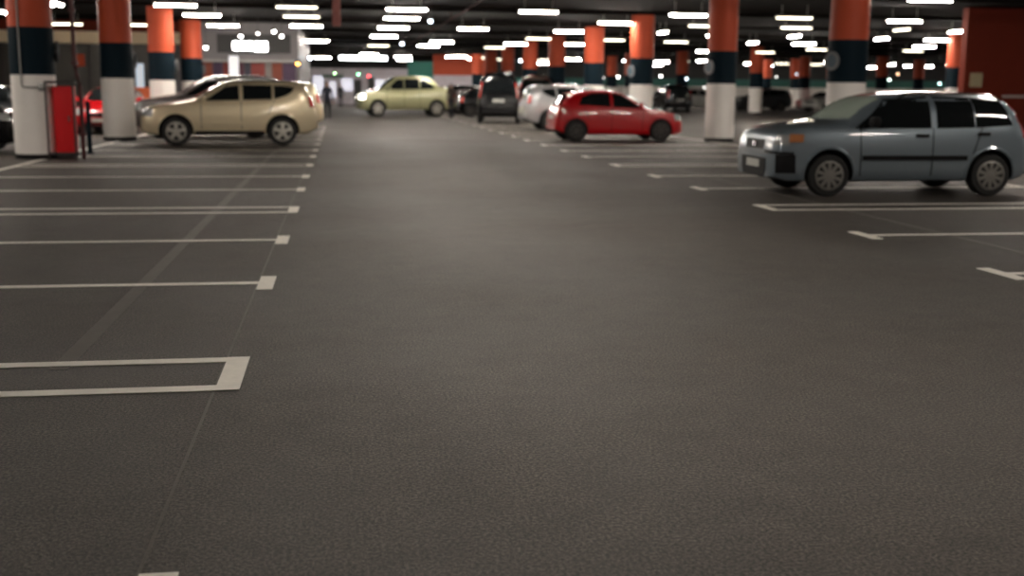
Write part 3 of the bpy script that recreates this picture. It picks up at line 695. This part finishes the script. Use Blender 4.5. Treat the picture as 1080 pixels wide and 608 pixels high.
b = B(); bx(b, (a0.x-.1, 46.9, 0), (a1.x+.3, 47.3, a0.z), .02); tag(obj('orange_counter', b, mat('bright_orange_panel', (.80, .16, .05), .5, emit=0), None), 'bright orange low panel between second and third left columns', 'counter')

# right: dark orange block behind the blue-grey car
xw = atY(1016, 90, 36).x
b = B(); bx(b, (xw, 36, 0), (xw+16, 36.35, ZC-.01)); w2 = struct('wall_core', b, M_brick)
zz = atY(1065, 102, 36).z
b = B(); bx(b, (atY(1057, 100, 36).x, 35.93, zz-.04), (xw+16, 36, zz+.05)); obj('wall_rail', b, mat('pale_wall_rail', (.45, .40, .38), .5), w2)
a0 = atY(1023, 77, 36); a1 = atY(1034, 92, 36)
b = B(); bx(b, (a0.x, 35.9, a1.z), (a1.x, 36, a0.z), .02); o = tag(obj('wall_box', b, mat('beige_box_plastic', (.42, .36, .22), .5), None, False), 'small beige box mounted on the dark orange wall', 'junction box')

# far end of the aisle: bright shop entrance
t = thing('entrance_front', 'bright shop entrance with glowing strip at the far end of the aisle', 'shop', (0, 104, 0))
def eb(nm, m, px0, px1, z0, z1, y0=0., y1=.3):
    xa = atY(px0, 80, 104).x; xb = atY(px1, 80, 104).x; b = B(); bx(b, (xa, y0, z0), (xb, y1, z1)); return obj(nm, b, m, t)
eb('shop_wall', M_farm, 322, 440, 0, 3.2)
M_g1 = mat('pale_lit_window', (.8, .8, .85), .5, emit=.55, ecol=(.85, .85, 1))
for i, (pa, pb, z0, z1) in enumerate(((330, 341, .9, 2.5), (347, 354, .6, 2.0), (360, 372, 1.2, 2.3), (396, 405, .8, 2.2), (412, 424, 1.0, 2.4))): eb('lit_window', M_g1, pa, pb, z0, z1, -.04, .0)
eb('green_panel', mat('green_panel', (.03, .10, .06), .5), 340, 362, 2.35, 2.6, -.06, 0)
for i, (pa, pb, z1) in enumerate(((342, 347, 2.0), (373, 381, 2.2), (388, 395, 2.4), (406, 411, 1.9), (325, 329, 2.3))): eb('doorway', M_far, pa, pb, .05, z1, -.05, .0)
b = B(); q0 = atY(358, 61, 80); q1 = atY(408, 61, 80); bx(b, (0, -.1, -.13), (q1.x-q0.x, .1, .13), .02)
t3 = thing('light_box', 'long glowing white light box across the far end of the aisle', 'light box', (q0.x, 80, q0.z))
obj('glowing_panel', b, mat('white_light_box', (1, 1, 1), .5, emit=9, ecol=(.93, .98, 1)), t3)
b = B()
for f in (.15, .85): tube(b, [((q1.x-q0.x)*f, 0, .1), ((q1.x-q0.x)*f, 0, ZC-q0.z+.02)], .02, 6)
obj('hanger', b, M_dark, t3)
# orange and teal wall panels beyond the end of the right row
ga = atY(457, 70, 98).x; gb = atY(515, 70, 98).x
b = B(); bx(b, (ga, 98, 2.6), (gb, 98.3, ZC)); o = struct('wall_orange_panel', b, M_orange)
b = B(); bx(b, (ga, 98, 0), (gb, 98.3, 2.6)); obj('lower_wall', b, M_farm, o)
ga2 = atY(430, 70, 98).x
b = B(); bx(b, (ga2, 98, 2.0), (ga-.02, 98.3, ZC-.6)); o = struct('wall_teal_panel', b, mat('bright_teal_paint', (.03, .20, .16), .6))
b = B(); bx(b, (ga2, 98, 0), (ga-.02, 98.3, 2.0)); obj('lower_wall', b, M_farm, o)

# hanging sign and ceiling ducts
P = atY(355, 28, 26)
t = thing('hanging_sign', 'narrow dark red hanging sign near the top left of the aisle', 'hanging sign', (P.x, 26, P.z))
b = B(); bx(b, (-.09, -.03, 0), (.09, .03, 1.0), .01); obj('sign_blade', b, mat('dusty_red_sign', (.20, .06, .05), .6, noise=.5, nscale=5), t)
b = B(); tube(b, [(0, 0, 1.0), (0, 0, ZC-P.z+.02)], .015, 6); obj('hanger', b, M_dark, t)
for x, lb in ((4.0, 'red sprinkler main running along the ceiling over the aisle'),):
    b = B(); tube(b, [(x, -8, ZC-.37), (x, 90, ZC-.37)], .025, 10)
    for y in ROWS[2:12]: bx(b, (x-.015, y-.015, ZC-.37), (x+.015, y+.015, ZC-.12))
    tag(obj('sprinkler_main', b, mat('dull_red_pipe', (.03, .004, .004), .85, spec=.1), None, True), lb, 'pipe')

# ------------------------------------------------------------------ people far down the aisle
def person(loc, rz, h, label, top_m, leg_m, stride=.18):
    k = h/1.75
    V = [(0, 0, .95), (0, 0, 1.12), (0, 0, 1.34), (0, 0, 1.50), (0, .01, 1.56), (0, .02, 1.66), (0, .01, 1.74)]
    R_ = [(.15, .10), (.14, .095), (.17, .10), (.07, .06), (.055, .055), (.082, .095), (.05, .06)]
    E = [(0, 1), (1, 2), (2, 3), (3, 4), (4, 5), (5, 6)]
    for sg in (1, -1):
        n = len(V)
        V += [(sg*.17, 0, 1.43), (sg*.24, -.02*sg, 1.15), (sg*.25, .10*sg, .90), (sg*.25, .13*sg, .80)]; R_ += [(.06, .06), (.045, .045), (.032, .032), (.035, .02)]
        E += [(2, n), (n, n+1), (n+1, n+2), (n+2, n+3)]
        for f in range(4):
            m = len(V); V += [(sg*.25+(f-1.5)*.018, .14*sg+.01, .745), (sg*.25+(f-1.5)*.02, .15*sg+.02, .70+.006*abs(f-1.5))]; R_ += [(.009, .009), (.008, .008)]; E += [(n+3, m), (m, m+1)]
        m = len(V); V += [(sg*.25-.045*sg, .16*sg, .77)]; R_ += [(.010, .010)]; E += [(n+3, m)]
        n = len(V)
        V += [(sg*.09, 0, .88), (sg*.095, sg*stride*.5+.03, .50), (sg*.095, sg*stride, .09), (sg*.10, sg*stride+.13, .045)]; R_ += [(.088, .092), (.058, .06), (.04, .045), (.045, .035)]
        E += [(0, n), (n, n+1), (n+1, n+2), (n+2, n+3)]
    me = bpy.data.meshes.new('person'); me.from_pydata([tuple(c*k for c in v) for v in V], E, [])
    o = bpy.data.objects.new('tmp', me); COL.objects.link(o)
    md = o.modifiers.new('s', 'SKIN'); sk = me.skin_vertices[0].data if me.skin_vertices else None
    if sk is None:
        bm = B(); bm.from_mesh(me); bm.verts.layers.skin.verify(); bm.to_mesh(me); bm.free(); sk = me.skin_vertices[0].data
    for i, r in enumerate(R_): sk[i].radius = (r[0]*k, r[1]*k)
    sk[0].use_root = True
    o.modifiers.new('u', 'SUBSURF').levels = 2
    bpy.context.view_layer.update(); dg = bpy.context.evaluated_depsgraph_get()
    res = bpy.data.meshes.new_from_object(o.evaluated_get(dg)); bpy.data.objects.remove(o)
    M_skin = mat('skin', (.45, .26, .18), .5); M_hair = mat('dark_hair', (.02, .014, .01), .6)
    for m in (M_skin, top_m, leg_m, M_hair, M_black): res.materials.append(m)
    for p in res.polygons:
        c = p.center/k; p.use_smooth = True
        p.material_index = 0
        if c.z > 1.70 or (c.z > 1.62 and c.y < 0): p.material_index = 3
        elif .90 < c.z < 1.50: p.material_index = 1
        elif abs(c.x) > .2 and c.z > .86: p.material_index = 1
        elif c.z <= .95 and abs(c.x) < .2: p.material_index = 2 if c.z > .1 else 4
    r = bpy.data.objects.new('person', res); COL.objects.link(r); r.location = loc; r.rotation_euler = (0, 0, rz)
    zmin = min(v.co.z for v in res.vertices); r.location.z -= zmin
    return tag(r, label, 'person')
M_c1 = mat('dark_navy_cloth', (.015, .017, .03), .8); M_c2 = mat('black_cloth', (.012, .012, .014), .8); M_c3 = mat('brown_grey_cloth', (.05, .035, .03), .8)
P = onplane(476, 124); person((P.x, P.y, 0), .3, 1.80, 'person in brown and dark navy clothes standing right of the olive car', M_c3, M_c1, .08)
P = atY(345, 90, 56); person((P.x, 56, 0), pi, 1.8, 'person in dark clothes walking just right of the gold car', M_c1, M_c2, .2)
P = atY(359, 90, 88); person((P.x, 88, 0), pi, 1.8, 'distant person in black in the middle of the aisle', M_c2, M_c2, .15)
